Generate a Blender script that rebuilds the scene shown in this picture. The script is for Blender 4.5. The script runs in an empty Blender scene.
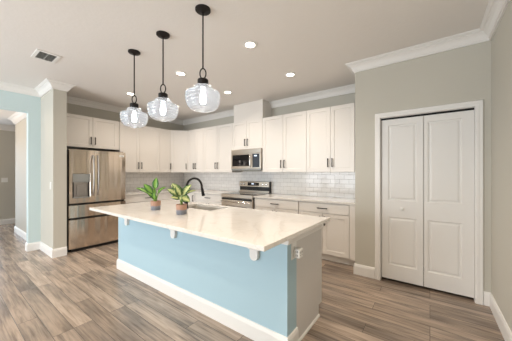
import bpy, bmesh, math, random
from mathutils import Vector, Matrix

random.seed(7)
S = bpy.context.scene
C = S.collection
PI = math.pi

# ------------------------------------------------------------------ camera, world, light, exposure
cd = bpy.data.cameras.new('camera')
cam = bpy.data.objects.new('camera', cd)
C.objects.link(cam)
cd.sensor_width = 36.0
cd.lens = 36.0 * 236.3 / 512
cd.shift_y = 2.5 / 512
cd.clip_start = 0.02
YAW = math.atan2(236.3, 321)
cam.location = (0, 0, 1.32)
cam.rotation_euler = (PI / 2, 0, YAW)
S.camera = cam

S.view_settings.view_transform = 'Standard'
S.view_settings.look = 'None'
S.view_settings.gamma = 1
S.view_settings.use_curve_mapping = False
S.view_settings.exposure = 0.88

W = bpy.data.worlds.new('sky')
S.world = W
W.use_nodes = True
bg = W.node_tree.nodes['Background']
bg.inputs[0].default_value = (0.80, 0.90, 1.0, 1)
bg.inputs[1].default_value = 1.0


def light(name, kind, loc, energy, color, rot=(0, 0, 0), parent=None, **kw):
    d = bpy.data.lights.new(name, kind)
    d.energy = energy
    d.color = color
    for k, v in kw.items():
        setattr(d, k, v)
    o = bpy.data.objects.new(name, d)
    C.objects.link(o)
    o.location = loc
    o.rotation_euler = rot
    o.parent = parent
    return o


# daylight through the glass doors behind the camera and the hall's front door
light('daylight_patio_door', 'AREA', (-3.6, -3.55, 1.2), 96, (0.93, 0.97, 1.0), (PI / 2 + .30, 0, 0), shape='RECTANGLE', size=3.3, size_y=2.1)
light('daylight_hall_door', 'AREA', (-9.0, 0.45, 1.05), 8, (0.80, 0.90, 1.0), (PI / 2, 0, -PI / 2), shape='RECTANGLE', size=.86, size_y=2.0)
light('hall_lamp', 'POINT', (-7.0, 0.0, 2.3), 13, (1.0, 0.74, 0.52), shadow_soft_size=0.15)

WARM = (1.0, 0.85, 0.70)
for lx, ly in ((-.34, .85), (-.5, -1.2), (-2.8, -.4), (-2.8, -2.0)):  # warm fill spots added out of view, without fixtures, to brighten the room
    light('added_fill_spot', 'SPOT', (lx, ly, 2.70), 44, (1.0, .82, .62), spot_size=math.radians(150), spot_blend=.9, shadow_soft_size=.06)
CAN_W = 19
BULB = 7


# ------------------------------------------------------------------ materials
def mat(name, color=(.8, .8, .8), rough=.5, metal=0.0, spec=.5, coat=0.0, emit=None, es=0.0):
    m = bpy.data.materials.new(name)
    m.use_nodes = True
    b = m.node_tree.nodes['Principled BSDF']
    b.inputs['Base Color'].default_value = (*color, 1)
    b.inputs['Roughness'].default_value = rough
    b.inputs['Metallic'].default_value = metal
    b.inputs['Specular IOR Level'].default_value = spec
    b.inputs['Coat Weight'].default_value = coat
    if emit:
        b.inputs['Emission Color'].default_value = (*emit, 1)
        b.inputs['Emission Strength'].default_value = es
    return m


def nodes(m):
    return m.node_tree.nodes, m.node_tree.links, m.node_tree.nodes['Principled BSDF']


def ramp(n, stops):
    r = n.new('ShaderNodeValToRGB')
    e = r.color_ramp.elements
    while len(e) < len(stops):
        e.new(0.5)
    for k, (p, c) in enumerate(stops):
        e[k].position = p
        e[k].color = (*c, 1)
    return r


def add_noise_bump(m, scale, strength, dist=0.002, mapping=None, detail=4):
    n, l, b = nodes(m)
    tc = n.new('ShaderNodeTexCoord')
    no = n.new('ShaderNodeTexNoise')
    no.inputs['Scale'].default_value = scale
    no.inputs['Detail'].default_value = detail
    if mapping:
        mp = n.new('ShaderNodeMapping')
        mp.inputs['Scale'].default_value = mapping
        l.new(tc.outputs['Object'], mp.inputs['Vector'])
        l.new(mp.outputs[0], no.inputs['Vector'])
    else:
        l.new(tc.outputs['Object'], no.inputs['Vector'])
    bu = n.new('ShaderNodeBump')
    bu.inputs['Strength'].default_value = strength
    bu.inputs['Distance'].default_value = dist
    l.new(no.outputs['Fac'], bu.inputs['Height'])
    l.new(bu.outputs[0], b.inputs['Normal'])


M = {}
M['greige'] = mat('greige_paint', (.55, .53, .468), .6, spec=.3)
M['blue'] = mat('pale_blue_paint', (.41, .575, .66), .55, spec=.3)
M['blue_wall'] = mat('pale_blue_wall_paint', (.60, .72, .735), .6, spec=.3)
M['trim'] = mat('white_trim_paint', (.82, .81, .79), .35)
M['cabinet'] = mat('cabinet_paint', (.80, .77, .73), .38)
M['cabinet_panel'] = mat('island_panel_paint', (.66, .64, .62), .42)
M['doorw'] = mat('door_paint', (.78, .77, .75), .4)
M['black'] = mat('black_metal', (.012, .012, .013), .4, spec=.3)
M['bronze'] = mat('dark_bronze', (.014, .011, .010), .5, metal=0, spec=.22)
M['dark'] = mat('appliance_black', (.01, .01, .011), .3)
M['glassblk'] = mat('black_glass', (.008, .008, .01), .05, spec=.6)
M['greyplastic'] = mat('grey_plastic', (.30, .31, .30), .35)
M['plastic'] = mat('white_plastic', (.80, .80, .78), .35)
M['pale'] = mat('pale_badge', (.75, .75, .72), .3)
M['handle_steel'] = mat('satin_handle_steel', (.42, .40, .385), .3, metal=1)
M['chrome'] = mat('polished_steel', (.78, .76, .73), .12, metal=1)
M['sinksteel'] = mat('sink_steel', (.85, .83, .80), .38, metal=1)
M['soil'] = mat('potting_soil', (.03, .022, .015), .9)
M['stem'] = mat('plant_stem', (.22, .36, .08), .5)
M['display'] = mat('lit_display', (.01, .01, .02), .2, emit=(.7, .8, 1), es=1.2)

# ceiling: knock-down texture
M['ceiling'] = mat('ceiling_paint', (.80, .775, .75), .7, spec=.2)
add_noise_bump(M['ceiling'], 30, .35, .004)
add_noise_bump(M['greige'], 90, .12, .002)


def stainless():
    m = mat('brushed_stainless', (.70, .60, .50), .17, metal=1)
    n, l, b = nodes(m)
    tc = n.new('ShaderNodeTexCoord')
    mp = n.new('ShaderNodeMapping')
    mp.inputs['Scale'].default_value = (6, 6, .12)
    no = n.new('ShaderNodeTexNoise')
    no.inputs['Scale'].default_value = 1.0
    no.inputs['Detail'].default_value = .5
    l.new(tc.outputs['Object'], mp.inputs['Vector'])
    l.new(mp.outputs[0], no.inputs['Vector'])
    bu = n.new('ShaderNodeBump')
    bu.inputs['Strength'].default_value = 1.0
    bu.inputs['Distance'].default_value = .03
    l.new(no.outputs['Fac'], bu.inputs['Height'])
    l.new(bu.outputs[0], b.inputs['Normal'])
    return m


M['steel'] = stainless()
M['steel_flat'] = mat('plain_stainless', (.66, .59, .51), .3, metal=1)


def quartz():
    m = mat('white_quartz', (.82, .80, .77), .13, spec=.5)
    n, l, b = nodes(m)
    tc = n.new('ShaderNodeTexCoord')
    no = n.new('ShaderNodeTexNoise')
    no.inputs['Scale'].default_value = 2.2
    no.inputs['Detail'].default_value = 6
    no.inputs['Distortion'].default_value = 1.6
    l.new(tc.outputs['Object'], no.inputs['Vector'])
    r = ramp(n, [(.0, (.75, .725, .69)), (.47, (.75, .725, .69)), (.5, (.69, .66, .62)), (.53, (.75, .725, .69)), (1, (.72, .695, .66))])
    l.new(no.outputs['Fac'], r.inputs[0])
    l.new(r.outputs[0], b.inputs['Base Color'])
    return m


M['quartz'] = quartz()


def floor_mat():
    m = mat('wood_plank_floor', (.3, .25, .2), .27, spec=.5)
    n, l, b = nodes(m)
    tc = n.new('ShaderNodeTexCoord')
    br = n.new('ShaderNodeTexBrick')
    br.offset = .37
    br.offset_frequency = 3
    br.inputs['Color1'].default_value = (0, 0, 0, 1)
    br.inputs['Color2'].default_value = (1, 1, 1, 1)
    br.inputs['Mortar'].default_value = (.3, .3, .3, 1)
    br.inputs['Scale'].default_value = 1
    br.inputs['Mortar Size'].default_value = .0018
    br.inputs['Mortar Smooth'].default_value = .3
    br.inputs['Brick Width'].default_value = 1.22
    br.inputs['Row Height'].default_value = .14
    l.new(tc.outputs['Object'], br.inputs['Vector'])
    # grain: long noise, shifted per plank
    ad = n.new('ShaderNodeVectorMath')
    ad.operation = 'MULTIPLY_ADD'
    ad.inputs[1].default_value = (7, 13, 3)
    l.new(br.outputs['Color'], ad.inputs[0])
    l.new(tc.outputs['Object'], ad.inputs[2])
    mp = n.new('ShaderNodeMapping')
    mp.inputs['Scale'].default_value = (1.3, 21, 1)
    l.new(ad.outputs[0], mp.inputs['Vector'])
    no = n.new('ShaderNodeTexNoise')
    no.inputs['Scale'].default_value = 1.6
    no.inputs['Detail'].default_value = 7
    no.inputs['Roughness'].default_value = .62
    no.inputs['Distortion'].default_value = .5
    l.new(mp.outputs[0], no.inputs['Vector'])
    # weathered patches
    mp2 = n.new('ShaderNodeMapping')
    mp2.inputs['Scale'].default_value = (1.2, 4.5, 1)
    l.new(ad.outputs[0], mp2.inputs['Vector'])
    n2 = n.new('ShaderNodeTexNoise')
    n2.inputs['Scale'].default_value = 1.3
    n2.inputs['Detail'].default_value = 3
    l.new(mp2.outputs[0], n2.inputs['Vector'])
    r1 = ramp(n, [(0, (.295, .236, .19)), (.35, (.345, .279, .226)), (.65, (.40, .324, .263)), (1, (.475, .386, .315))])
    l.new(br.outputs['Color'], r1.inputs[0])
    r2 = ramp(n, [(.32, (.22, .21, .205)), (.45, (.68, .67, .66)), (.56, (1.0, 1.0, 1.0)), (.75, (1.38, 1.36, 1.33))])
    l.new(no.outputs['Fac'], r2.inputs[0])
    mx = n.new('ShaderNodeMix')
    mx.data_type = 'RGBA'
    mx.blend_type = 'MULTIPLY'
    mx.inputs['Factor'].default_value = .68
    l.new(r1.outputs[0], mx.inputs['A'])
    l.new(r2.outputs[0], mx.inputs['B'])
    r3 = ramp(n, [(.34, (.60, .60, .61)), (.60, (1.14, 1.11, 1.08))])
    l.new(n2.outputs['Fac'], r3.inputs[0])
    mx2 = n.new('ShaderNodeMix')
    mx2.data_type = 'RGBA'
    mx2.blend_type = 'MULTIPLY'
    mx2.inputs['Factor'].default_value = .9
    l.new(mx.outputs['Result'], mx2.inputs['A'])
    l.new(r3.outputs[0], mx2.inputs['B'])
    mx3 = n.new('ShaderNodeMix')
    mx3.data_type = 'RGBA'
    mx3.inputs['B'].default_value = (.05, .04, .033, 1)
    l.new(br.outputs['Fac'], mx3.inputs['Factor'])
    l.new(mx2.outputs['Result'], mx3.inputs['A'])
    l.new(mx3.outputs['Result'], b.inputs['Base Color'])
    bu = n.new('ShaderNodeBump')
    bu.inputs['Strength'].default_value = .25
    bu.inputs['Distance'].default_value = .003
    l.new(no.outputs['Fac'], bu.inputs['Height'])
    bu2 = n.new('ShaderNodeBump')
    bu2.invert = True
    bu2.inputs['Strength'].default_value = .5
    bu2.inputs['Distance'].default_value = .002
    l.new(br.outputs['Fac'], bu2.inputs['Height'])
    l.new(bu.outputs[0], bu2.inputs['Normal'])
    l.new(bu2.outputs[0], b.inputs['Normal'])
    return m


M['floor'] = floor_mat()


def tile_mat(name, axis):
    m = mat(name, (.74, .73, .72), .12, spec=.5)
    n, l, b = nodes(m)
    tc = n.new('ShaderNodeTexCoord')
    sp = n.new('ShaderNodeSeparateXYZ')
    cb = n.new('ShaderNodeCombineXYZ')
    l.new(tc.outputs['Object'], sp.inputs[0])
    l.new(sp.outputs[axis], cb.inputs[0])
    sub = n.new('ShaderNodeMath')
    sub.operation = 'SUBTRACT'
    sub.inputs[1].default_value = .905
    l.new(sp.outputs[2], sub.inputs[0])
    l.new(sub.outputs[0], cb.inputs[1])
    br = n.new('ShaderNodeTexBrick')
    br.offset = .5
    br.inputs['Color1'].default_value = (.80, .79, .775, 1)
    br.inputs['Color2'].default_value = (.86, .85, .835, 1)
    br.inputs['Mortar'].default_value = (.50, .49, .47, 1)
    br.inputs['Scale'].default_value = 1
    br.inputs['Mortar Size'].default_value = .0022
    br.inputs['Mortar Smooth'].default_value = .4
    br.inputs['Brick Width'].default_value = .154
    br.inputs['Row Height'].default_value = .0772
    l.new(cb.outputs[0], br.inputs['Vector'])
    l.new(br.outputs['Color'], b.inputs['Base Color'])
    bu = n.new('ShaderNodeBump')
    bu.invert = True
    bu.inputs['Strength'].default_value = .6
    bu.inputs['Distance'].default_value = .003
    l.new(br.outputs['Fac'], bu.inputs['Height'])
    no = n.new('ShaderNodeTexNoise')
    no.inputs['Scale'].default_value = 9
    l.new(cb.outputs[0], no.inputs['Vector'])
    bu2 = n.new('ShaderNodeBump')
    bu2.inputs['Strength'].default_value = .15
    bu2.inputs['Distance'].default_value = .01
    l.new(no.outputs['Fac'], bu2.inputs['Height'])
    l.new(bu.outputs[0], bu2.inputs['Normal'])
    l.new(bu2.outputs[0], b.inputs['Normal'])
    return m


M['tile_back'] = tile_mat('subway_tile_range_wall', 0)
M['tile_left'] = tile_mat('subway_tile_fridge_wall', 1)


def clear_glass():
    m = bpy.data.materials.new('ribbed_clear_glass')
    m.use_nodes = True
    n, l = m.node_tree.nodes, m.node_tree.links
    n.remove(n['Principled BSDF'])
    out = n['Material Output']
    tr = n.new('ShaderNodeBsdfTransparent')
    tr.inputs[0].default_value = (.96, .97, .98, 1)
    gl = n.new('ShaderNodeBsdfGlossy')
    gl.inputs['Roughness'].default_value = .06
    gl.inputs['Color'].default_value = (.95, .97, 1, 1)
    tl = n.new('ShaderNodeBsdfTranslucent')
    tl.inputs[0].default_value = (.9, .93, .97, 1)
    lw = n.new('ShaderNodeLayerWeight')
    lw.inputs['Blend'].default_value = .30
    m1 = n.new('ShaderNodeMixShader')
    m2 = n.new('ShaderNodeMixShader')
    m2.inputs[0].default_value = .10
    l.new(lw.outputs['Facing'], m1.inputs[0])
    l.new(tr.outputs[0], m1.inputs[1])
    l.new(gl.outputs[0], m1.inputs[2])
    l.new(m1.outputs[0], m2.inputs[1])
    l.new(tl.outputs[0], m2.inputs[2])
    l.new(m2.outputs[0], out.inputs[0])
    return m


M['glass'] = clear_glass()
M['bulb'] = mat('lit_bulb', (1, 1, 1), .4, emit=(.93, .97, 1.0), es=BULB)
M['can'] = mat('lit_downlight', (1, 1, 1), .4, emit=(1.0, .90, .76), es=8)


def pot_mat():
    m = mat('two_tone_pot', (.4, .3, .25), .75, spec=.25)
    n, l, b = nodes(m)
    tc = n.new('ShaderNodeTexCoord')
    sp = n.new('ShaderNodeSeparateXYZ')
    l.new(tc.outputs['Object'], sp.inputs[0])
    no = n.new('ShaderNodeTexNoise')
    no.inputs['Scale'].default_value = 40
    no.inputs['Detail'].default_value = 5
    l.new(tc.outputs['Object'], no.inputs['Vector'])
    ma = n.new('ShaderNodeMath')
    ma.operation = 'MULTIPLY_ADD'
    ma.inputs[1].default_value = .016
    l.new(no.outputs['Fac'], ma.inputs[0])
    l.new(sp.outputs[2], ma.inputs[2])
    r = ramp(n, [(.050, (.23, .245, .29)), (.062, (.44, .27, .20))])
    l.new(ma.outputs[0], r.inputs[0])
    l.new(r.outputs[0], b.inputs['Base Color'])
    return m


M['pot'] = pot_mat()


def leaf_mat(name, edge, mid, speck):
    m = mat(name, edge, .38, spec=.4)
    n, l, b = nodes(m)
    tc = n.new('ShaderNodeTexCoord')
    sp = n.new('ShaderNodeSeparateXYZ')
    l.new(tc.outputs['UV'], sp.inputs[0])
    s = n.new('ShaderNodeMath')
    s.operation = 'SUBTRACT'
    s.inputs[1].default_value = .5
    l.new(sp.outputs[0], s.inputs[0])
    a = n.new('ShaderNodeMath')
    a.operation = 'ABSOLUTE'
    l.new(s.outputs[0], a.inputs[0])
    no = n.new('ShaderNodeTexNoise')
    no.inputs['Scale'].default_value = 70
    no.inputs['Detail'].default_value = 2
    l.new(tc.outputs['Object'], no.inputs['Vector'])
    ma = n.new('ShaderNodeMath')
    ma.operation = 'MULTIPLY_ADD'
    ma.inputs[1].default_value = speck
    l.new(no.outputs['Fac'], ma.inputs[0])
    l.new(a.outputs[0], ma.inputs[2])
    o = speck * .5
    r = ramp(n, [(.10 + o, mid), (.34 + o, edge)])
    l.new(ma.outputs[0], r.inputs[0])
    l.new(r.outputs[0], b.inputs['Base Color'])
    return m


M['leaf'] = leaf_mat('green_leaf', (.025, .115, .014), (.20, .38, .06), .16)
M['leafv'] = leaf_mat('variegated_leaf', (.04, .11, .025), (.56, .60, .27), .6)


# ------------------------------------------------------------------ mesh builder
class MB:
    def __init__(self):
        self.bm = bmesh.new()
        self.uv = None

    def box(self, x0, x1, y0, y1, z0, z1, bev=0.0, seg=2):
        r = bmesh.ops.create_cube(self.bm, size=1)
        vs = r['verts']
        bmesh.ops.scale(self.bm, vec=(x1 - x0, y1 - y0, z1 - z0), verts=vs)
        bmesh.ops.translate(self.bm, vec=((x0 + x1) / 2, (y0 + y1) / 2, (z0 + z1) / 2), verts=vs)
        if bev > 0:
            es = {e for v in vs for e in v.link_edges}
            bmesh.ops.bevel(self.bm, geom=list(es), offset=bev, segments=seg, profile=.5, affect='EDGES')
        return self

    def lathe(self, prof, seg=32, c=(0, 0, 0), axis='z', cap=True):
        rings = []
        for (r, z) in prof:
            ring = []
            for k in range(seg):
                a = 2 * PI * k / seg
                p = (r * math.cos(a), r * math.sin(a), z)
                if axis == 'y':
                    p = (p[0], p[2], p[1])
                elif axis == 'x':
                    p = (p[2], p[0], p[1])
                ring.append(self.bm.verts.new((p[0] + c[0], p[1] + c[1], p[2] + c[2])))
            rings.append(ring)
        for a, b in zip(rings, rings[1:]):
            for k in range(seg):
                self.bm.faces.new((a[k], a[(k + 1) % seg], b[(k + 1) % seg], b[k]))
        if cap:
            self.bm.faces.new(rings[0][::-1])
            self.bm.faces.new(rings[-1])
        return self

    def tube(self, pts, r, seg=12, cap=True, closed=False):
        pts = [Vector(p) for p in pts]
        rad = r if isinstance(r, (list, tuple)) else [r] * len(pts)
        rings = []
        up = Vector((0, 0, 1))
        prev = None
        N = len(pts)
        for i, p in enumerate(pts):
            if closed:
                t = pts[(i + 1) % N] - pts[i - 1]
            else:
                t = pts[min(i + 1, N - 1)] - pts[max(i - 1, 0)]
            t.normalize()
            if prev is None:
                a = up if abs(t.z) < .9 else Vector((1, 0, 0))
                u = t.cross(a).normalized()
            else:
                u = (prev - t * prev.dot(t)).normalized()
            prev = u
            v = t.cross(u)
            rings.append([self.bm.verts.new(p + (u * math.cos(2 * PI * k / seg) + v * math.sin(2 * PI * k / seg)) * rad[i]) for k in range(seg)])
        pairs = list(zip(rings, rings[1:]))
        if closed:
            pairs.append((rings[-1], rings[0]))
        for a, b in pairs:
            for k in range(seg):
                self.bm.faces.new((a[k], a[(k + 1) % seg], b[(k + 1) % seg], b[k]))
        if cap and not closed:
            self.bm.faces.new(rings[0][::-1])
            self.bm.faces.new(rings[-1])
        return self

    def prism(self, poly, lo, hi, axis='z'):
        def P(a, b, c):
            return {'z': (a, b, c), 'x': (c, a, b), 'y': (a, c, b)}[axis]
        A = [self.bm.verts.new(P(a, b, lo)) for a, b in poly]
        B = [self.bm.verts.new(P(a, b, hi)) for a, b in poly]
        n = len(poly)
        self.bm.faces.new(A[::-1])
        self.bm.faces.new(B)
        for k in range(n):
            self.bm.faces.new((A[k], A[(k + 1) % n], B[(k + 1) % n], B[k]))
        return self

    def sweep(self, path, prof, z, closed=False):
        """profile (out, dz) carried along a plan path; room side is on the path's left"""
        n = len(path)
        rings = []
        for i in range(n):
            p = Vector(path[i])
            d0 = d1 = None
            if i > 0 or closed:
                d0 = (p - Vector(path[i - 1])).normalized()
            if i < n - 1 or closed:
                d1 = (Vector(path[(i + 1) % n]) - p).normalized()
            d0 = d0 or d1
            d1 = d1 or d0
            n0, n1 = Vector((-d0.y, d0.x)), Vector((-d1.y, d1.x))
            m = (n0 + n1).normalized()
            m = m / max(.3, m.dot(n0))
            rings.append([self.bm.verts.new((p.x + m.x * o, p.y + m.y * o, z + dz)) for o, dz in prof])
        k = len(prof)
        pairs = list(zip(rings, rings[1:])) + ([(rings[-1], rings[0])] if closed else [])
        for a, b in pairs:
            for j in range(k):
                self.bm.faces.new((a[j], b[j], b[(j + 1) % k], a[(j + 1) % k]))
        if not closed:
            self.bm.faces.new(rings[0])
            self.bm.faces.new(rings[-1][::-1])
        return self

    def panel_slab(self, w, h, t, panels, prof, x=0, y=0, z=0):
        """door slab, face at y, with sunk or raised panels given as (x0, x1, z0, z1); prof lists (inset, depth)"""
        xs = sorted({0, w, *[p[0] for p in panels], *[p[1] for p in panels]})
        zs = sorted({0, h, *[p[2] for p in panels], *[p[3] for p in panels]})
        V = {}

        def v(a, b, c):
            k = (round(a, 5), round(b, 5), round(c, 5))
            if k not in V:
                V[k] = self.bm.verts.new((x + a, y + b, z + c))
            return V[k]
        for i in range(len(xs) - 1):
            for j in range(len(zs) - 1):
                cxm, czm = (xs[i] + xs[i + 1]) / 2, (zs[j] + zs[j + 1]) / 2
                if any(p[0] < cxm < p[1] and p[2] < czm < p[3] for p in panels):
                    continue
                self.bm.faces.new((v(xs[i], 0, zs[j]), v(xs[i + 1], 0, zs[j]), v(xs[i + 1], 0, zs[j + 1]), v(xs[i], 0, zs[j + 1])))
        for p in panels:
            rings = []
            for ins, dep in [(0, 0)] + list(prof):
                rings.append([v(p[0] + ins, dep, p[2] + ins), v(p[1] - ins, dep, p[2] + ins), v(p[1] - ins, dep, p[3] - ins), v(p[0] + ins, dep, p[3] - ins)])
            # a panel edge may be split by the grid; triangulate tolerance is fine because cells share corners only when aligned
            for a, b in zip(rings, rings[1:]):
                for k in range(4):
                    self.bm.faces.new((a[k], a[(k + 1) % 4], b[(k + 1) % 4], b[k]))
            self.bm.faces.new(rings[-1])
        # sides and back
        for i in range(len(xs) - 1):
            self.bm.faces.new((v(xs[i], t, 0), v(xs[i + 1], t, 0), v(xs[i + 1], 0, 0), v(xs[i], 0, 0)))
            self.bm.faces.new((v(xs[i], 0, h), v(xs[i + 1], 0, h), v(xs[i + 1], t, h), v(xs[i], t, h)))
        for j in range(len(zs) - 1):
            self.bm.faces.new((v(0, 0, zs[j]), v(0, 0, zs[j + 1]), v(0, t, zs[j + 1]), v(0, t, zs[j])))
            self.bm.faces.new((v(w, t, zs[j]), v(w, t, zs[j + 1]), v(w, 0, zs[j + 1]), v(w, 0, zs[j])))
        back = []
        for i in range(len(xs)):
            back.append(v(xs[i], t, 0))
        for j in range(1, len(zs)):
            back.append(v(w, t, zs[j]))
        for i in range(len(xs) - 2, -1, -1):
            back.append(v(xs[i], t, h))
        for j in range(len(zs) - 2, 0, -1):
            back.append(v(0, t, zs[j]))
        self.bm.faces.new(back[::-1])
        return self

    def frame_slab(self, xs, ys, z0, z1):
        """slab with the middle cell of a 3x3 grid cut out"""
        V = {}
        for k, z in enumerate((z0, z1)):
            for i, x in enumerate(xs):
                for j, y in enumerate(ys):
                    V[i, j, k] = self.bm.verts.new((x, y, z))
        for i in range(3):
            for j in range(3):
                if (i, j) == (1, 1):
                    continue
                self.bm.faces.new((V[i, j, 1], V[i + 1, j, 1], V[i + 1, j + 1, 1], V[i, j + 1, 1]))
                self.bm.faces.new((V[i, j, 0], V[i, j + 1, 0], V[i + 1, j + 1, 0], V[i + 1, j, 0]))
        for i in range(3):
            for j in (0, 3):
                self.bm.faces.new((V[i, j, 0], V[i + 1, j, 0], V[i + 1, j, 1], V[i, j, 1]))
                self.bm.faces.new((V[j, i, 0], V[j, i + 1, 0], V[j, i + 1, 1], V[j, i, 1]))
        for a, b in (((1, 1), (2, 1)), ((2, 1), (2, 2)), ((2, 2), (1, 2)), ((1, 2), (1, 1))):
            self.bm.faces.new((V[(*a, 0)], V[(*b, 0)], V[(*b, 1)], V[(*a, 1)]))
        return self

    def leaf(self, base, tip, width, up, sag=.0, fold=.25, n=8):
        """pointed oval leaf from base to tip; up is the leaf's upper side"""
        if self.uv is None:
            self.uv = self.bm.loops.layers.uv.new('UVMap')
        base, tip, up = Vector(base), Vector(tip), Vector(up)
        d = tip - base
        L = d.length
        d.normalize()
        s = d.cross(up).normalized()
        nrm = s.cross(d).normalized()
        rows = []
        for i in range(n + 1):
            t = i / n
            w = width / 2 * (math.sin(PI * t ** .8) ** .75 if 0 < t < 1 else 0) + .0004
            c = base + d * (L * t) + nrm * (sag * L * math.sin(PI * t))
            row = []
            for q in (-1, -.5, 0, .5, 1):
                row.append((self.bm.verts.new(c + s * (w * q) + nrm * (fold * w * abs(q))), (.5 + q / 2, t)))
            rows.append(row)
        for a, b in zip(rows, rows[1:]):
            for k in range(4):
                q = (a[k], a[k + 1], b[k + 1], b[k])
                f = self.bm.faces.new([e[0] for e in q])
                for lp, e in zip(f.loops, q):
                    lp[self.uv].uv = e[1]
        return self

    def build(self, name, m, parent=None, smooth=False, loc=None, rotz=None, thick=0.0):
        bm = self.bm
        bmesh.ops.recalc_face_normals(bm, faces=bm.faces)
        me = bpy.data.meshes.new(name)
        bm.to_mesh(me)
        bm.free()
        me.materials.append(m)
        if smooth:
            for p in me.polygons:
                p.use_smooth = True
        o = bpy.data.objects.new(name, me)
        C.objects.link(o)
        if smooth:
            es = o.modifiers.new('edge_split', 'EDGE_SPLIT')
            es.split_angle = math.radians(38)
        if thick:
            so = o.modifiers.new('thickness', 'SOLIDIFY')
            so.thickness = thick
            so.offset = 0
        o.parent = parent
        if loc:
            o.location = loc
        if rotz is not None:
            o.rotation_euler = (0, 0, rotz)
        return o


def tag(o, label, cat, group=None, kind=None):
    o['label'] = label
    o['category'] = cat
    if group:
        o['group'] = group
    if kind:
        o['kind'] = kind
    return o


def thing(name, label, cat, loc=(0, 0, 0), rotz=0, group=None):
    o = bpy.data.objects.new(name, None)
    C.objects.link(o)
    o.empty_display_size = .1
    o.location = loc
    o.rotation_euler = (0, 0, rotz)
    return tag(o, label, cat, group)


def struct(name, mb, m, label, cat):
    o = mb.build(name, m)
    return tag(o, label, cat, kind='structure')


def copy_tree(o, parent=None):
    c = o.copy()
    C.objects.link(c)
    if parent:
        c.parent = parent
    for ch in list(o.children):
        copy_tree(ch, c)
    return c


# ------------------------------------------------------------------ key dimensions (metres; camera at the origin)
CEIL = 2.74
YB = 4.06          # wall behind the range
XL = -5.47         # wall behind the fridge
YD = 3.265         # closet wall
XR = 0.49          # wall beside the closet
XRET = -0.79       # outer corner of the closet
XB = -5.45         # blue wall with the hall opening
YF = -3.5          # wall behind the camera
TOP = .905         # worktops
UB, UT = 1.335, 2.375

# ------------------------------------------------------------------ setting
struct('floor', MB().box(-9.2, .7, -3.7, 4.3, -.1, 0), M['floor'], 'grey brown wood plank floor', 'floor')
struct('ceiling', MB().box(-5.6, .7, -3.7, 4.3, CEIL, CEIL + .1), M['ceiling'], 'smooth pale kitchen ceiling with downlights', 'ceiling')
struct('wall_back', MB().box(XL - .1, XR + .1, YB, YB + .1, 0, CEIL), M['greige'], 'greige wall behind the range', 'wall')
struct('wall_left', MB().box(XL - .1, XL, 1.19, YB, 0, CEIL), M['greige'], 'greige wall behind the refrigerator', 'wall')
struct('wall_right', MB().box(XR, XR + .1, YF, YB, 0, CEIL), M['greige'], 'greige wall beside the closet door', 'wall')
struct('wall_blue_side', MB().box(XB - .12, XB, .93, 1.19, 0, CEIL).box(XB - .12, XB, -1.3, .93, 2.345, CEIL).box(XB - .12, XB, YF, -1.3, 0, CEIL),
       M['blue_wall'], 'pale blue wall with the opening to the hall', 'wall')
struct('wall_stub', MB().box(XB, -4.72, 1.09, 1.26, 0, CEIL), M['greige'], 'short greige wall end beside the refrigerator', 'wall')
struct('wall_closet', MB().box(XRET, -.491, YD, YD + .1, 0, CEIL).box(.37, XR, YD, YD + .1, 0, CEIL)
       .box(-.491, .37, YD, YD + .1, 1.994, CEIL).box(XRET, XRET + .1, YD + .1, YB, 0, CEIL), M['greige'], 'greige wall around the closet door', 'wall')
struct('wall_front', MB().box(-5.6, -5.2, YF - .1, YF, 0, CEIL).box(-1.8, .6, YF - .1, YF, 0, CEIL).box(-5.2, -1.8, YF - .1, YF, 2.3, CEIL),
       M['greige'], 'wall with the glass door behind the viewer', 'wall')
# hall beyond the opening
struct('wall_hall_side', MB().box(-7.5, XB - .12, 1.07, 1.17, 0, 2.54), M['greige'], 'greige side wall of the hall seen through the opening', 'wall')
struct('wall_hall_end', MB().box(-8.95, -8.8, .9, 4.0, 0, 2.54).box(-8.95, -8.8, -3.6, 0, 0, 2.54).box(-8.95, -8.8, 0, .9, 2.05, 2.54), M['greige'], 'greige end wall of the hall', 'wall')
struct('wall_hall_far_side', MB().box(-8.8, XB - .12, 2.6, 2.7, 0, 2.54), M['greige'], 'wall closing the passage off the hall', 'wall')
struct('ceiling_hall', MB().box(-8.95, XB - .12, -3.6, 4.0, 2.54, 2.64), M['ceiling'], 'lower ceiling of the hall', 'ceiling')

# chase over the microwave
struct('trim_chase', MB().box(-3.33, -2.59, 3.735, YB, UT + .002, CEIL), M['cabinet'], 'boxed white duct chase over the microwave cabinet', 'trim')

CROWN = [(0, -.108), (.016, -.108), (.016, -.092), (.024, -.092), (.030, -.078), (.044, -.052), (.060, -.036), (.068, -.032), (.068, -.022), (.080, -.020), (.090, -.012), (.098, -.010), (.098, 0), (0, 0)]
struct('trim_1', MB().sweep([(XR, YF), (XR, YD), (XRET, YD), (XRET, YB), (-2.59, YB)], CROWN, CEIL), M['trim'], 'white crown moulding round the closet walls', 'moulding')
struct('trim_2', MB().sweep([(-3.33, YB), (XL, YB), (XL, 1.26), (-4.72, 1.26), (-4.72, 1.09), (XB, 1.09), (XB, YF)], CROWN, CEIL), M['trim'],
       'white crown moulding over the cabinets and blue wall', 'moulding')
HC = [(a * 1.1, b * 1.2) for a, b in CROWN]
struct('trim_3', MB().sweep([(XB - .12, 1.07), (-7.5, 1.07), (-7.5, 1.17)], HC, 2.54), M['trim'], 'white crown moulding on the hall side wall', 'moulding')
struct('trim_4', MB().sweep([(-8.8, 2.6), (-8.8, -3.6)], HC, 2.54), M['trim'], 'white crown moulding on the hall end wall', 'moulding')

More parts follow.
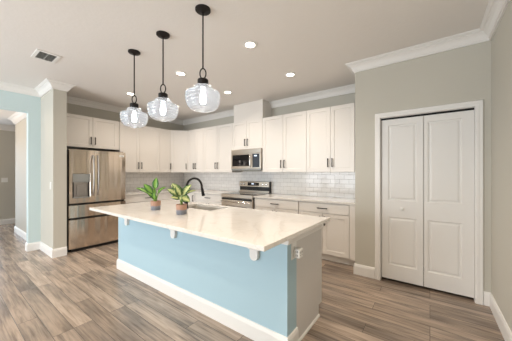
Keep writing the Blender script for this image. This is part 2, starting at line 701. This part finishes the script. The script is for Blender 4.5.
BASE = [(0, 0), (.016, 0), (.016, .105), (.012, .120), (.008, .132), (0, .135)]
struct('baseboard_right', MB().sweep([(XR, YF), (XR, YD), (.434, YD)], BASE, 0), M['trim'], 'white baseboard on the wall beside the closet', 'baseboard')
struct('baseboard_closet', MB().sweep([(-.555, YD), (XRET, YD), (XRET, 3.46)], BASE, 0), M['trim'], 'short white baseboard between closet door and base cabinets', 'baseboard')
struct('baseboard_stub', MB().sweep([(-4.72, 1.26), (-4.72, 1.09), (XB, 1.09), (XB, .93), (XB - .12, .93), (XB - .12, 1.07), (-7.5, 1.07), (-7.5, 1.17)], BASE, 0), M['trim'],
       'white baseboard round the stub wall and into the hall', 'baseboard')
struct('baseboard_hall_end', MB().sweep([(-8.8, 2.6), (-8.8, .91)], BASE, 0), M['trim'], 'white baseboard on the hall end wall', 'baseboard')

# tiled backsplashes
struct('wall_backsplash_back', MB().box(XL + .007, XRET - .001, YB - .007, YB, TOP - .03, UB + .02), M['tile_back'], 'white subway tile backsplash behind the range', 'backsplash')
struct('wall_backsplash_left', MB().box(XL, XL + .007, 2.20, YB - .007, TOP - .03, UB + .02), M['tile_left'], 'white subway tile backsplash beside the refrigerator', 'backsplash')

# closet door casing and bifold door
CP = [(0, 0), (0, .012), (.006, .019), (.030, .019), (.036, .022), (.056, .022), (.062, .010), (.062, 0)]   # (inwards, proud)
cas = MB()
rings = []
for (px, pz, sx, sz) in ((-.553, 0, 1, 0), (-.553, 2.056, 1, -1), (.432, 2.056, -1, -1), (.432, 0, -1, 0)):
    rings.append([cas.bm.verts.new((px + sx * i_, YD - .0005 - p_, pz + sz * i_)) for i_, p_ in CP])
for ra_, rb_ in zip(rings, rings[1:]):
    for k in range(len(CP)):
        cas.bm.faces.new((ra_[k], rb_[k], rb_[(k + 1) % len(CP)], ra_[(k + 1) % len(CP)]))
for rr in (rings[0], rings[-1]):
    cas.bm.faces.new(rr)
cas.box(-.491, -.489, YD, YD + .1, 0, 1.994).box(.368, .370, YD, YD + .1, 0, 1.994).box(-.491, .370, YD, YD + .1, 1.992, 1.994)
struct('trim_closet_casing', cas, M['trim'], 'white casing round the closet door', 'trim')

door = thing('door_1', 'white two panel bifold closet door with a small round knob', 'door', (0, YD + .02, 0))
door['kind'] = 'structure'
RP = [(.008, .009), (.020, .010), (.036, .003)]
for (x0, x1, p0, p1, tilt) in ((-.484, -.060, -.412, -.120, 0), (-.055, .366, -.020, .272, 0)):
    mb = MB().panel_slab(x1 - x0, 1.935, .034, [(p0 - x0, p1 - x0, .172, .755), (p0 - x0, p1 - x0, .955, 1.865)], RP)
    lf = mb.build('door_leaf', M['doorw'], door, loc=(x0, 0, .034))
    if x0 < -.3:
        k = MB().lathe([(.009, .0), (.008, -.018), (.017, -.026), (.019, -.034), (.015, -.042), (.004, -.045)], 20, axis='y').build('door_knob', M['plastic'], lf, True, loc=(-.266 - x0, 0, .897 - .034))

MB().box(-.489, .368, .004, .030, 1.972, 1.9915).build('track', M['black'], door)

# ------------------------------------------------------------------ cabinets
SH = [(.004, .0075)]


def bar_pull(parent, x, z, L=.14, vertical=True, y=0.0):
    mb = MB()
    h = L / 2
    if vertical:
        mb.box(x - .0065, x + .0065, y - .036, y - .024, z - h, z + h, .002)
        for s in (-1, 1):
            mb.box(x - .005, x + .005, y - .026, y, z + s * (h - .012) - .005, z + s * (h - .012) + .005)
    else:
        mb.box(x - h, x + h, y - .036, y - .024, z - .0065, z + .0065, .002)
        for s in (-1, 1):
            mb.box(x + s * (h - .012) - .005, x + s * (h - .012) + .005, y - .026, y, z - .005, z + .005)
    return mb.build('handle', M['bronze'], parent)


def add_door(root, x0, x1, z0, z1, hx=None, hz=None, rail=.058):
    w, h = x1 - x0, z1 - z0
    d = MB().panel_slab(w, h, .019, [(rail, w - rail, rail, h - rail)], SH).build('door', M['cabinet'], root, loc=(x0, -.0205, z0))
    if hx is not None:
        bar_pull(d, hx - x0, hz - z0)
    return d


def add_drawer(root, x0, x1, z0, z1):
    d = MB().box(0, x1 - x0, 0, .019, 0, z1 - z0, .002).build('drawer', M['cabinet'], root, loc=(x0, -.0205, z0))
    bar_pull(d, (x1 - x0) / 2, (z1 - z0) / 2, .155, False)
    return d


def upper(label, loc, rot, w, z0, z1, splits, handles, depth=.318, fill=0.0):
    """splits: door edges along the width; handles: 'l' / 'r' side of each door"""
    g = .0025
    root = thing('wall_cabinet', label, 'cabinet', (loc[0], loc[1], z0), rot, 'white wall cabinets')
    b = MB().box(.0008, w - .0008, 0, depth, 0, z1 - z0)
    b.build('body', M['cabinet'], root)
    H = z1 - z0
    for (a, c), hd in zip(zip(splits, splits[1:]), handles):
        hx = None if hd is None else (a + .034 if hd == 'l' else c - .034)
        hz = .148 if H > .7 else .135
        add_door(root, a + g, c - g, g + .002, H - g, hx, hz)
    if fill:
        MB().box(w - .0008 - fill, w - .0008, -.018, 0, 0, H).build('filler', M['cabinet'], root)
    return root


YU, XU = 3.742, -5.152     # carcass fronts of the wall cabinets (doors stand proud)
R90 = PI / 2
# over the fridge and along the fridge wall
upper('short two door white cabinet over the refrigerator', (XU, 1.265, 0), R90, .985, 1.79, UT, [.035, .505, .95], 'rl')
upper('tall two door white wall cabinet next to the refrigerator', (XU, 2.252, 0), R90, .888, UB, UT, [0, .413, .888], 'rl')
upper('narrow single door white wall cabinet before the corner', (XU, 3.141, 0), R90, .307, UB, UT, [0, .307], 'r')
# diagonal corner cabinet
ca, cb = (-5.152, 3.449), (-4.861, 3.742)
cr = thing('wall_cabinet', 'diagonal single door white wall cabinet in the corner', 'cabinet', (ca[0], ca[1], UB), 0, 'white wall cabinets')
MB().prism([(0, .0), (cb[0] - ca[0], cb[1] - ca[1]), (cb[0] - ca[0], YB - .012 - ca[1]), (XL + .012 - ca[0], YB - .012 - ca[1]), (XL + .012 - ca[0], 0)], 0, UT - UB).build('body', M['cabinet'], cr)
dl = math.hypot(cb[0] - ca[0], cb[1] - ca[1])
da = math.atan2(cb[1] - ca[1], cb[0] - ca[0])
dd = MB().panel_slab(dl - .02, UT - UB - .007, .019, [(.058, dl - .078, .058, UT - UB - .065)], SH).build(
    'door', M['cabinet'], cr, loc=(.01 * math.cos(da) + .0205 * math.sin(da), .01 * math.sin(da) - .0205 * math.cos(da), .0045), rotz=da)
bar_pull(dd, dl - .052, .145)
# along the range wall
upper('narrow two door white wall cabinet just past the corner', (-4.860, YU, 0), 0, .586, UB, UT, [0, .293, .586], 'rl')
upper('wide two door white wall cabinet between corner and microwave', (-4.273, YU, 0), 0, .910, UB, UT, [0, .455, .910], 'rl')
upper('short two door white cabinet over the microwave', (-3.362, YU, 0), 0, .772, 1.80, UT, [0, .386, .772], 'rl')
upper('two door white wall cabinet next to the microwave', (-2.589, YU, 0), 0, .905, UB, UT, [0, .452, .905], 'rl')
upper('two door white wall cabinet against the closet wall corner', (-1.683, YU, 0), 0, .891, UB, UT, [0, .409, .775], 'rl', fill=.108)


def base_cab(label, loc, rot, w, doors=2, depth=.575, fill=0.0, end=0.0):
    root = thing('base_cabinet', label, 'cabinet', loc, rot, 'white base cabinets')
    MB().box(.0008, w - .0008, 0, depth, .10, .874).build('body', M['cabinet'], root)
    MB().box(.0008, w - .0008, .06, depth, 0, .0995).build('toe_kick', M['cabinet'], root)
    g = .004
    we = w - fill
    add_drawer(root, .008 + g, we - g, .722, .862)
    hw = (we - .008) / doors
    for k in range(doors):
        a = .008 + k * hw
        s = (a + hw - .036) if (k == 0 and doors == 2) else a + .036
        add_door(root, a + g, a + hw - g, .114, .712, s, .712 - .105)
    if fill:
        MB().box(we + .002, w - .0008, -.018, 0, .10, .874).build('filler', M['cabinet'], root)
    return root


YC = 3.47
base_cab('white base cabinet between range and closet wall cabinet', (-2.583, YC, 0), 0, .888)
base_cab('white base cabinet ending at the closet wall', (-1.694, YC, 0), 0, .886, fill=.105)
base_cab('white base cabinet between corner and range', (-4.24, YC, 0), 0, .866)
base_cab('white base cabinet next to the refrigerator', (-4.88, 2.215, 0), R90, .975)
# corner base cabinet (L-shaped)
cbx = thing('base_cabinet', 'white corner base cabinet below the diagonal wall cabinet', 'cabinet', (-4.88, 3.47, 0), 0, 'white base cabinets')
MB().prism([(0, -.279), (0, 0), (.639, 0), (.639, .575), (-.575, .575), (-.575, -.279)], .1, .874).build('body', M['cabinet'], cbx)
MB().prism([(-.06, -.279), (-.06, .06), (.639, .06), (.639, .575), (-.575, .575), (-.575, -.279)], 0, .0995).build('toe_kick', M['cabinet'], cbx)
add_door(cbx, .03, .63, .114, .862, .59, .75)

# worktops
wt = MB().prism([(-5.462, 2.213), (-4.836, 2.213), (-4.836, 3.43), (-3.372, 3.43), (-3.372, 4.052), (-5.462, 4.052)], TOP - .0305, TOP)
tag(wt.build('countertop', M['quartz']), 'white quartz worktop running round the corner to the range', 'countertop')
wt = MB().box(-2.583, XRET - .003, 3.43, 4.052, TOP - .0305, TOP, .003)
tag(wt.build('countertop', M['quartz']), 'white quartz worktop between range and closet wall', 'countertop')

# ------------------------------------------------------------------ refrigerator (front faces +x)
FX = -4.765
fr = thing('refrigerator', 'stainless french door refrigerator with water dispenser', 'refrigerator', (FX, 1.288, 0), R90)
# local: x along +y (0..0.9), y = depth back from the front face
MB().box(-.022, .912, .065, .66, .03, 1.705, .006).box(.02, .875, .09, .64, 0, .03).build('body', M['dark'], fr)
MB().box(.06, .84, .03, .066, .0, .04).build('toe_grille', M['dark'], fr)


def curved_front(x0, x1, z0, z1, bulge=.012, t=.058, hole=None):
    """door slab whose front bows outwards slightly"""
    mb = MB()
    n = 12
    poly = []
    for i in range(n + 1):
        u = i / n
        e = .012
        edge = min(u, 1 - u) * (x1 - x0)
        rnd = 0 if edge > e else .010 * (1 - edge / e) ** 2
        poly.append((x0 + u * (x1 - x0), -bulge * (1 - (2 * u - 1) ** 2) + rnd))
    poly += [(x1, t), (x0, t)]
    mb.prism(poly, z0, z1)
    return mb


SPL = .385
dl_ = MB()
# left door with a dispenser opening: four pieces around it share one mesh
x0, x1, z0, z1 = .016, SPL - .004, .812, 1.715
hx0, hx1, hz0, hz1 = .058, .315, .895, 1.31
dl_.panel_slab(x1 - x0, z1 - z0, .058, [(hx0 - x0, hx1 - x0, hz0 - z0, hz1 - z0)], [(.004, .004), (.006, .045)])
ld = dl_.build('door', M['steel'], fr, loc=(x0, -.004, z0))
# dispenser
ds = MB().box(hx0 + .006, hx1 - .006, .0, .03, 1.165, 1.304, .003).build('dispenser_panel', M['greyplastic'], ld, loc=(-x0, -.002, -z0))
MB().box(hx0 + .03, hx1 - .03, -.003, .0, 1.19, 1.28).build('screen', M['greyplastic'], ds)
MB().box(hx0 + .024, hx1 - .024, .036, .04, .905, 1.165).build('cavity_back', M['handle_steel'], ld, loc=(-x0, -.002, -z0))
for cx0 in (hx0 + .008, hx1 - .022):
    MB().box(cx0, cx0 + .014, .008, .04, .905, 1.165).build('cavity_side', M['dark'], ld, loc=(-x0, -.002, -z0))
MB().box(hx0 + .065, hx1 - .065, .014, .034, .93, 1.13, .006).build('paddle', M['handle_steel'], ld, loc=(-x0, -.002, -z0))
MB().box(hx0 + .012, hx1 - .012, -.004, .036, .897, .915, .003).build('drip_tray', M['greyplastic'], ld, loc=(-x0, -.002, -z0))
rd = curved_front(SPL + .004, .912, .812, 1.715, .008).build('door', M['steel'], fr, True)


def fridge_handle(parent, x, dx=0, dz=0):
    pts = []
    for i in range(15):
        u = i / 14
        z = .93 + u * .70
        y = -.012 - .052 * math.sin(PI * u) ** .55
        pts.append((x + dx, y, z + dz))
    MB().tube(pts, .0125, 10).build('handle', M['handle_steel'], parent, True)


fridge_handle(ld, SPL - .033, -x0, -z0)
fridge_handle(rd, SPL + .040)
bd = MB().box(.79, .877, -.0065, .0, 1.625, 1.663, .002).build('badge', M['pale'], rd)
MB().box(.815, .853, -.0075, -.006, 1.637, 1.651).build('badge_mark', M['greyplastic'], bd)
for hx_ in (.02, .79):
    MB().box(hx_, hx_ + .085, .02, .12, 1.7055, 1.728, .004).build('hinge_cover', M['dark'], fr)
for (a, b) in ((.572, .778), (.058, .538)):
    dr = curved_front(.014, .912, a, b, .008).build('drawer', M['steel'], fr, True)
    MB().box(.05, .845, .012, .055, b - .001, b + .012).build('grip', M['dark'], dr)

# ------------------------------------------------------------------ microwave
mw = thing('microwave', 'stainless over-the-range microwave with black window', 'microwave', (-3.345, 3.672, 1.375), 0)
MB().box(0, .752, .032, .372, .0, .422).build('body', M['dark'], mw)
MB().box(.001, .751, .0, .031, .333, .422, .003).build('vent_panel', M['steel_flat'], mw)
md = MB().panel_slab(.545, .300, .030, [(.022, .475, .045, .285)], [(.004, .003)]).build('door', M['steel_flat'], mw, loc=(.001, 0, .031))
MB().box(.027, .470, .0008, .0025, .050, .280).build('window', M['glassblk'], md)
MB().tube([(.512, .0, .035), (.512, -.03, .05), (.512, -.036, .10), (.512, -.038, .15), (.512, -.036, .20), (.512, -.03, .25), (.512, .0, .265)], .011, 10).build('handle', M['chrome'], md, True)
cp = MB().box(.549, .751, .0, .031, .031, .331, .003).build('control_panel', M['steel_flat'], mw)
kp = MB().box(.558, .722, -.002, .0, .055, .318).build('keypad', M['glassblk'], cp)
MB().box(.600, .660, -.003, -.002, .270, .292).build('clock', M['display'], kp)
MB().box(.001, .751, .005, .031, .0, .029, .002).build('bottom_grille', M['greyplastic'], mw)

# ------------------------------------------------------------------ range
rg = thing('range', 'stainless electric range with black glass cooktop', 'stove', (-3.366, 3.40, 0), 0)
MB().box(.0, .776, .045, .645, .0, .895).build('body', M['dark'], rg)
MB().box(-.0, .776, .03, .58, .8955, .912, .004).build('cooktop', M['glassblk'], rg)
ct = MB().box(.0, .776, .0, .0445, .845, .911, .004).build('front_trim', M['steel_flat'], rg)
od = MB().panel_slab(.770, .60, .040, [(.11, .66, .13, .45)], [(.004, .003)]).build('oven_door', M['steel_flat'], rg, loc=(.003, .004, .235))
MB().box(.115, .655, .0012, .0028, .135, .445).build('oven_window', M['glassblk'], od)
MB().box(.003, .767, -.0005, .02, .565, .598).build('door_vent', M['dark'], od)
MB().tube([(.05, .0, .535), (.05, -.05, .535)], .009, 8).tube([(.72, .0, .535), (.72, -.05, .535)], .009, 8).tube([(.03, -.05, .535), (.74, -.05, .535)], .013, 12).build('handle', M['chrome'], od, True)
MB().box(.003, .773, .008, .044, .03, .225, .004).build('storage_drawer', M['steel_flat'], rg)
bgd = MB().box(.0, .776, .575, .64, .9125, 1.145, .004).build('backguard', M['dark'], rg)
fc = MB().prism([(.548, 1.035), (.560, 1.140), (.574, 1.140), (.574, 1.035)], .004, .772, 'x').build('control_face', M['steel_flat'], bgd)
MB().box(.004, .772, .552, .574, .9125, .955, .002).build('vent_strip', M['steel_flat'], bgd)
dsp = MB().prism([(.5475, 1.052), (.5555, 1.122), (.562, 1.122), (.554, 1.052)], .235, .53, 'x').build('display_glass', M['glassblk'], bgd)
MB().box(.345, .40, .546, .552, 1.086, 1.100).build('clock', M['display'], dsp)
for kx in (.06, .145, .63, .715):
    MB().lathe([(.024, .0), (.024, -.006), (.019, -.010), (.017, -.030), (.004, -.033)], 20, (kx, .555, 1.087), 'y').build('knob', M['chrome'], bgd, True)
for i, (bx, by, br_) in enumerate(((.19, .17, .105), (.58, .17, .085), (.19, .42, .085), (.58, .42, .105))):
    mb = MB()
    mb.lathe([(br_ - .003, .9121), (br_ - .003, .9126), (br_, .9126), (br_, .9121)], 40, (bx, by, 0), cap=False)
    mb.build('burner_ring', M['greyplastic'], rg)

# ------------------------------------------------------------------ island
isl = thing('kitchen_island', 'long kitchen island base with pale blue front', 'kitchen island', (-2.17, 1.505, 0))
ox, oy = -2.17, 1.505


def IB(mb, name, m, parent=isl, smooth=False):
    return mb.build(name, m, parent, smooth, loc=(-ox, -oy, 0))


XE = -.828
SX0, SX1, SY0, SY1 = -2.57, -1.95, 1.80, 2.11
kw = IB(MB().box(-3.475, XE, 1.505, 1.65, 0, .874), 'knee_wall', M['blue'])
IB(MB().sweep([(XE, 1.655), (XE, 1.505), (-3.475, 1.505), (-3.475, 1.655)], BASE, 0), 'baseboard', M['trim'])
IB(MB().box(-3.455, SX0 - .02, 1.651, 2.158, .10, .874).box(SX1 + .02, XE - .02, 1.651, 2.158, .10, .874)
   .box(SX0 - .02, SX1 + .02, 1.651, 2.158, .10, .640).box(SX0 - .02, SX1 + .02, 2.128, 2.158, .640, .874), 'cabinet_body', M['cabinet'])
IB(MB().box(-3.455, XE - .02, 1.651, 2.095, .0, .0995), 'toe_kick', M['cabinet'])
for xe in (XE - .0195, -3.475):
    ep = MB().prism([(1.651, 0), (2.105, 0), (2.105, .1), (2.178, .1), (2.178, .874), (1.651, .874)], xe, xe + .0185, 'x')
    IB(ep, 'end_panel', M['cabinet_panel'])
sh = MB().sweep([(XE, 2.105), (XE, 1.672)], [(0, 0), (.011, 0), (.009, .012), (.004, .018), (0, .02)], 0)
IB(sh, 'shoe_moulding', M['trim'])
# apron moulding under the top, on front and ends
ap = [(0, .874), (.024, .874), (.024, .862), (.018, .850), (.018, .806), (0, .800)]
IB(MB().sweep([(XE, 2.175), (XE, 1.505), (-3.475, 1.505), (-3.475, 2.175)], ap, 0), 'apron', M['trim'])
# doors on the working side
for k in range(4):
    a = -3.44 + k * .645
    d = MB().panel_slab(.630, .74, .019, [(.058, .572, .058, .682)], SH).build('door', M['cabinet'], isl, loc=(a + .630 - ox, 2.1785 - oy, .118), rotz=PI)
    bar_pull(d, .06, .62)


def corbel(x):
    w = .038
    out = [(-w, .8735), (-w, .672)]
    for k in range(1, 12):
        a = PI + PI * k / 12
        out.append((w * math.cos(a), .672 + w * math.sin(a)))
    out += [(w, .672), (w, .8735)]
    mb = MB().prism([(x + a, z) for a, z in out], 1.505 - .030, 1.5045, 'y')
    arm = [(1.478, .8735), (1.478, .735), (1.470, .735)]
    for k in range(0, 9):
        t = k / 8
        arm.append((1.462 - .20 * t, .74 + .105 * t ** .6 - .012 * math.sin(PI * t)))
    arm += [(1.245, .850), (1.245, .8735)]
    mb.prism(arm, x - .030, x + .030, 'x')
    mb.box(x - .05, x + .05, 1.24, 1.5045, .862, .8735, .003)
    mb.box(x - .054, x + .054, 1.468, 1.5045, .718, .765, .006)
    return IB(mb, 'corbel', M['trim'])


for x in (-1.112, -2.175, -3.20):
    corbel(x)

# island worktop with the sink cut-out
sl = MB().frame_slab([-3.30, SX0, SX1, -.752], [1.10, SY0, SY1, 2.185], TOP - .030, TOP)
isl_top = sl.build('island_countertop', M['quartz'])
bvm = isl_top.modifiers.new('bevel', 'BEVEL')
bvm.width = .003
bvm.segments = 2
bvm.limit_method = 'ANGLE'
tag(isl_top, 'white quartz island worktop overhanging the blue front', 'countertop')

sk = thing('kitchen_sink', 'undermount stainless sink set in the island', 'sink', ((SX0 + SX1) / 2, (SY0 + SY1) / 2, TOP - .24))
hw_, hd_ = (SX1 - SX0) / 2, (SY1 - SY0) / 2
mb = MB()
t_ = .006
mb.box(-hw_ - .002, hw_ + .002, -hd_ - .002, hd_ + .002, 0, t_)
for s in (-1, 1):
    mb.box(s * (hw_ + .001) - t_ / 2, s * (hw_ + .001) + t_ / 2, -hd_, hd_, t_, .2095)
    mb.box(-hw_, hw_, s * (hd_ + .001) - t_ / 2, s * (hd_ + .001) + t_ / 2, t_, .2095)
mb.box(-.008, .008, -hd_, hd_, t_, .16, .003)
mb.build('basin', M['sinksteel'], sk)
for s in (-1, 1):
    MB().lathe([(.042, .0062), (.042, .009), (.034, .0075), (.004, .007)], 24, (s * .155, 0, 0)).build('drain', M['chrome'], sk, True)

fc_ = thing('faucet', 'matte black gooseneck faucet beside the sink', 'faucet', (-2.30, 1.745, TOP))
MB().lathe([(.028, .0), (.028, .012), (.022, .018), (.020, .10), (.016, .11)], 24).build('base', M['black'], fc_, True)
pts = [(0, 0, .09), (0, 0, .235)]
ra = .118
for k in range(1, 15):
    a = PI - (PI * 1.02) * k / 14
    pts.append((0, ra + ra * math.cos(a), .235 + ra * math.sin(a) * .98))
MB().tube(pts, .0135, 14).build('spout', M['black'], fc_, True)
e0 = Vector(pts[-1])
MB().tube([e0, e0 + Vector((0, .006, -.02)), e0 + Vector((0, .016, -.06)), e0 + Vector((0, .026, -.098))], [.0145, .017, .019, .021], 14).build('spray_head', M['black'], fc_, True)
MB().tube([(-.015, 0, .07), (-.05, 0, .075), (-.10, 0, .09)], [.010, .008, .006], 10).build('lever', M['black'], fc_, True)

# outlet and plug on the blue end
oc = thing('electrical_outlet', 'white outlet plate on the blue end of the island', 'outlet', (XE + .0005, 1.600, .737), R90)
# local x -> +y, local -y -> +x
MB().box(-.040, .040, -.006, 0, -.062, .062, .002).build('cover_plate', M['plastic'], oc)
for s in (-1, 1):
    rc = MB().box(-.016, .016, -.0075, -.006, s * .024 - .014, s * .024 + .014, .001).build('receptacle', M['plastic'], oc)
    if s > 0:
        MB().box(-.008, -.005, -.0079, -.0074, s * .024 - .003, s * .024 + .007).box(.005, .008, -.0079, -.0074, s * .024 - .003, s * .024 + .007).build('slots', M['dark'], rc)
pa = thing('plug_adapter', 'white multi-socket plug adapter sticking out of the island outlet', 'adapter', (XE + .0082, 1.618, .722), R90)
MB().box(-.030, .030, -.048, 0, -.034, .034, .005).build('body', M['plastic'], pa)
sl2 = MB()
for xx in (-.016, .012):
    sl2.box(xx - .006, xx - .003, -.0486, -.0478, .002, .016).box(xx + .003, xx + .006, -.0486, -.0478, .002, .016)
    sl2.box(xx - .003, xx + .003, -.0486, -.0478, -.014, -.008)
for zz in (-.014, .014):
    sl2.box(-.0306, -.0298, -.035, -.031, zz - .007, zz + .007).box(-.0306, -.0298, -.022, -.018, zz - .007, zz + .007)
sl2.build('socket_slots', M['dark'], pa)

# ------------------------------------------------------------------ potted plants on the island
RV = Vector((.805, .593, 0))   # picture-right direction, used only to lay leaves out around the pot
FV = Vector((-.593, .805, 0))


def plant(name, label, loc, leaves, lm, s):
    root = thing(name, label, 'plant', loc, 0, 'potted plants on the island')
    MB().lathe([(.046, 0), (.049, .004), (.054, .094), (.054, .100), (.049, .100), (.047, .085)], 32).build('pot', M['pot'], root, True)
    MB().lathe([(.0475, .082), (.03, .088), (.004, .09)], 24).build('soil', M['soil'], root, True)
    lf, st = MB(), MB()
    for (bu, bv, bd_, tu, tv, td, w, upc, sag) in leaves:
        b = RV * bu * s + FV * bd_ + Vector((0, 0, bv * s + .1))
        t = RV * tu * s + FV * td + Vector((0, 0, tv * s + .1))
        up = RV * upc[0] - FV * upc[1] + Vector((0, 0, upc[2]))
        lf.leaf(b, t, w * s, up, sag)
        o = RV * (bu * s * .15) + FV * (bd_ * .3) + Vector((0, 0, .086))
        mid = (o + b) / 2 + Vector((0, 0, .012))
        d = (t - b) * .12
        st.tube([o, mid, b, b + d], [.004, .0035, .003, .0015], 8)
    lf.build('foliage', lm, root, True, thick=.0008)
    st.build('stems', M['stem'], root, True)
    return root


# picture pixels*7.31 around the rim centre -> metres
p1 = 1 / (7.31 * 88)
p2 = 1 / (7.31 * 98)
plant('potted_plant', 'potted plant with plain glossy green leaves, one leaf upright', (-2.49, 1.475, TOP), [
    (-2, 85, 0, 3, 170, .01, 48, (0, 1, .15), .05),
    (-22, 50, .0, -95, 122, .03, 46, (.3, .8, .6), .08),
    (-35, 48, -.02, -135, 95, -.03, 40, (.2, .5, .9), .10),
    (15, 62, .0, 74, 102, .02, 26, (-.3, .8, .6), .10),
    (-2, 10, -.02, 0, 66, -.045, 38, (0, 1, .25), .05),
    (-10, 45, .03, -50, 90, .07, 34, (.2, .6, .8), .1),
    (12, 50, .03, 40, 95, .07, 28, (-.2, .6, .8), .1),
    (-14, 30, -.02, -46, 66, -.06, 30, (.2, .8, .6), .1),
], M['leaf'], p1)
plant('potted_plant', 'potted plant with cream variegated leaves near the faucet', (-2.02, 1.476, TOP), [
    (-5, 55, -.01, -98, 112, -.03, 56, (.3, .8, .6), .1),
    (0, 70, .02, -78, 150, .03, 52, (.3, .9, .5), .08),
    (8, 62, .0, 72, 142, .01, 58, (-.3, .9, .5), .08),
    (5, 50, -.02, 72, 20, -.05, 58, (.1, .9, .7), .15),
    (12, 65, .02, 98, 98, .03, 34, (-.3, .7, .7), .1),
    (-8, 40, -.03, -60, 55, -.07, 50, (.2, .7, .8), .12),
    (-2, 60, -.01, -35, 135, -.03, 46, (.2, 1, .3), .06),
    (5, 60, .03, 30, 130, .07, 46, (-.1, .8, .6), .06),
    (-8, 55, .03, -100, 138, .07, 40, (.2, .6, .8), .1),
    (0, 30, -.03, 15, 62, -.07, 44, (0, 1, .4), .1),
], M['leafv'], p2)

# ------------------------------------------------------------------ pendant lights
def pendant(label, x, y):
    root = thing('pendant_light', label, 'pendant light', (x, y, CEIL), 0, 'glass pendants over the island')
    MB().lathe([(.066, -.0005), (.066, -.012), (.060, -.018), (.020, -.024), (.010, -.034), (.004, -.036)], 32).build('canopy', M['bronze'], root, True)
    MB().tube([(0, 0, -.03), (0, 0, -.515)], .0065, 12).build('rod', M['bronze'], root, True)
    ring = [(.032 * math.cos(a) * .82, .032 * math.sin(a) * .82 * 0, -.558 + .044 * math.sin(a)) for a in [2 * PI * k / 24 for k in range(24)]]
    ring = [(p[0] * .805, p[0] * .593, p[2]) for p in ring]
    MB().tube(ring, .0055, 8, closed=True).build('ring', M['bronze'], root, True)
    fit = MB().lathe([(.008, -.600), (.012, -.605), (.040, -.608), (.046, -.614), (.046, -.660), (.042, -.666), (.004, -.666)], 32)
    fit.tube([(.046, 0, -.640), (.060, 0, -.640)], .005, 8)
    fit.build('fitter_cap', M['bronze'], root, True)
    MB().lathe([(.022, -.6665), (.022, -.688), (.018, -.696), (.004, -.696)], 20).build('socket', M['greyplastic'], root, True)
    prof = [(.047, -.660), (.064, -.664), (.076, -.672), (.082, -.685), (.082, -.704), (.088, -.712), (.120, -.716), (.139, -.722), (.146, -.731)]
    body = [(.138, -.738), (.148, -.750), (.150, -.757), (.141, -.766), (.147, -.778), (.148, -.786), (.136, -.796), (.141, -.808), (.141, -.815), (.127, -.825), (.131, -.836), (.128, -.844), (.113, -.852), (.110, -.862), (.092, -.867), (.086, -.874), (.054, -.878), (.032, -.885), (.014, -.892), (.003, -.896)]
    MB().lathe(prof + body, 40, cap=False).build('shade', M['glass'], root, True, thick=.0025)
    MB().lathe([(.014, -.6965), (.016, -.715), (.024, -.748), (.029, -.778), (.026, -.806), (.015, -.822), (.003, -.826)], 20).build('bulb', M['bulb'], root, True)
    return root


pendant('clear glass pendant light nearest the refrigerator', -2.79, 1.384)
pendant('middle clear glass pendant light of the three over the island', -2.20, 1.384)
pendant('clear glass pendant light over the closet-door end of the island', -1.586, 1.378)

# ------------------------------------------------------------------ recessed downlights
def downlight(label, x, y):
    root = thing('recessed_downlight', label, 'ceiling light', (x, y, CEIL), 0, 'recessed ceiling downlights')
    MB().lathe([(.052, -.0005), (.082, -.0005), (.082, -.004), (.058, -.010), (.052, -.006)], 32, cap=False).build('trim_ring', M['plastic'], root, True)
    MB().lathe([(.053, -.001), (.053, -.005), (.003, -.007)], 32).build('lens', M['can'], root, True)
    light('downlight_beam', 'SPOT', (0, 0, -.03), CAN_W, WARM, (0, 0, 0), root, spot_size=math.radians(150), spot_blend=.9, shadow_soft_size=.06)


downlight('lit recessed downlight nearest the refrigerator', -4.31, 2.075)
downlight('lit recessed downlight in front of the corner cabinet', -4.33, 3.035)
downlight('lit recessed downlight above the island sink', -2.86, 2.075)
downlight('lit recessed downlight in front of the microwave', -2.86, 3.05)
downlight('lit recessed downlight above the closet-door end of the island', -1.60, 2.064)
downlight('lit recessed downlight in front of the last wall cabinets', -1.62, 3.034)

# ------------------------------------------------------------------ ceiling vent
av = thing('air_vent', 'white ceiling register with dark louvres', 'vent', (-3.76, .80, CEIL))
MB().frame_slab([-.150, -.118, .118, .150], [-.110, -.080, .080, .110], -.010, -.0005).build('frame', M['trim'], av)
MB().box(-.118, .118, -.08, .08, -.003, -.0005).build('backing', M['dark'], av)
lv = MB()
for k in range(1, 6):
    x = -.118 + k * .236 / 6
    lv.box(x - .0035, x + .0035, -.08, .08, -.0095, -.004)
lv.box(-.118, .118, -.005, .005, -.0095, -.004)
lv.build('louvres', M['greyplastic'], av)

# ------------------------------------------------------------------ switches
def switch(label, loc, rot, gangs=1):
    root = thing('light_switch', label, 'light switch', loc, rot)
    w = .035 + .023 * (gangs - 1)
    MB().box(-w, w, -.006, 0, -.058, .058, .002).build('cover_plate', M['plastic'], root)
    for g in range(gangs):
        x = (g - (gangs - 1) / 2) * .046
        MB().box(x - .016, x + .016, -.009, -.006, -.033, .033, .0015).build('rocker', M['plastic'], root)


switch('white rocker switch on the stub wall beside the refrigerator', (-4.84, 1.0895, 1.12), 0)
switch('white two gang switch on the hall end wall', (-8.7995, 1.06, 1.14), R90, 2)
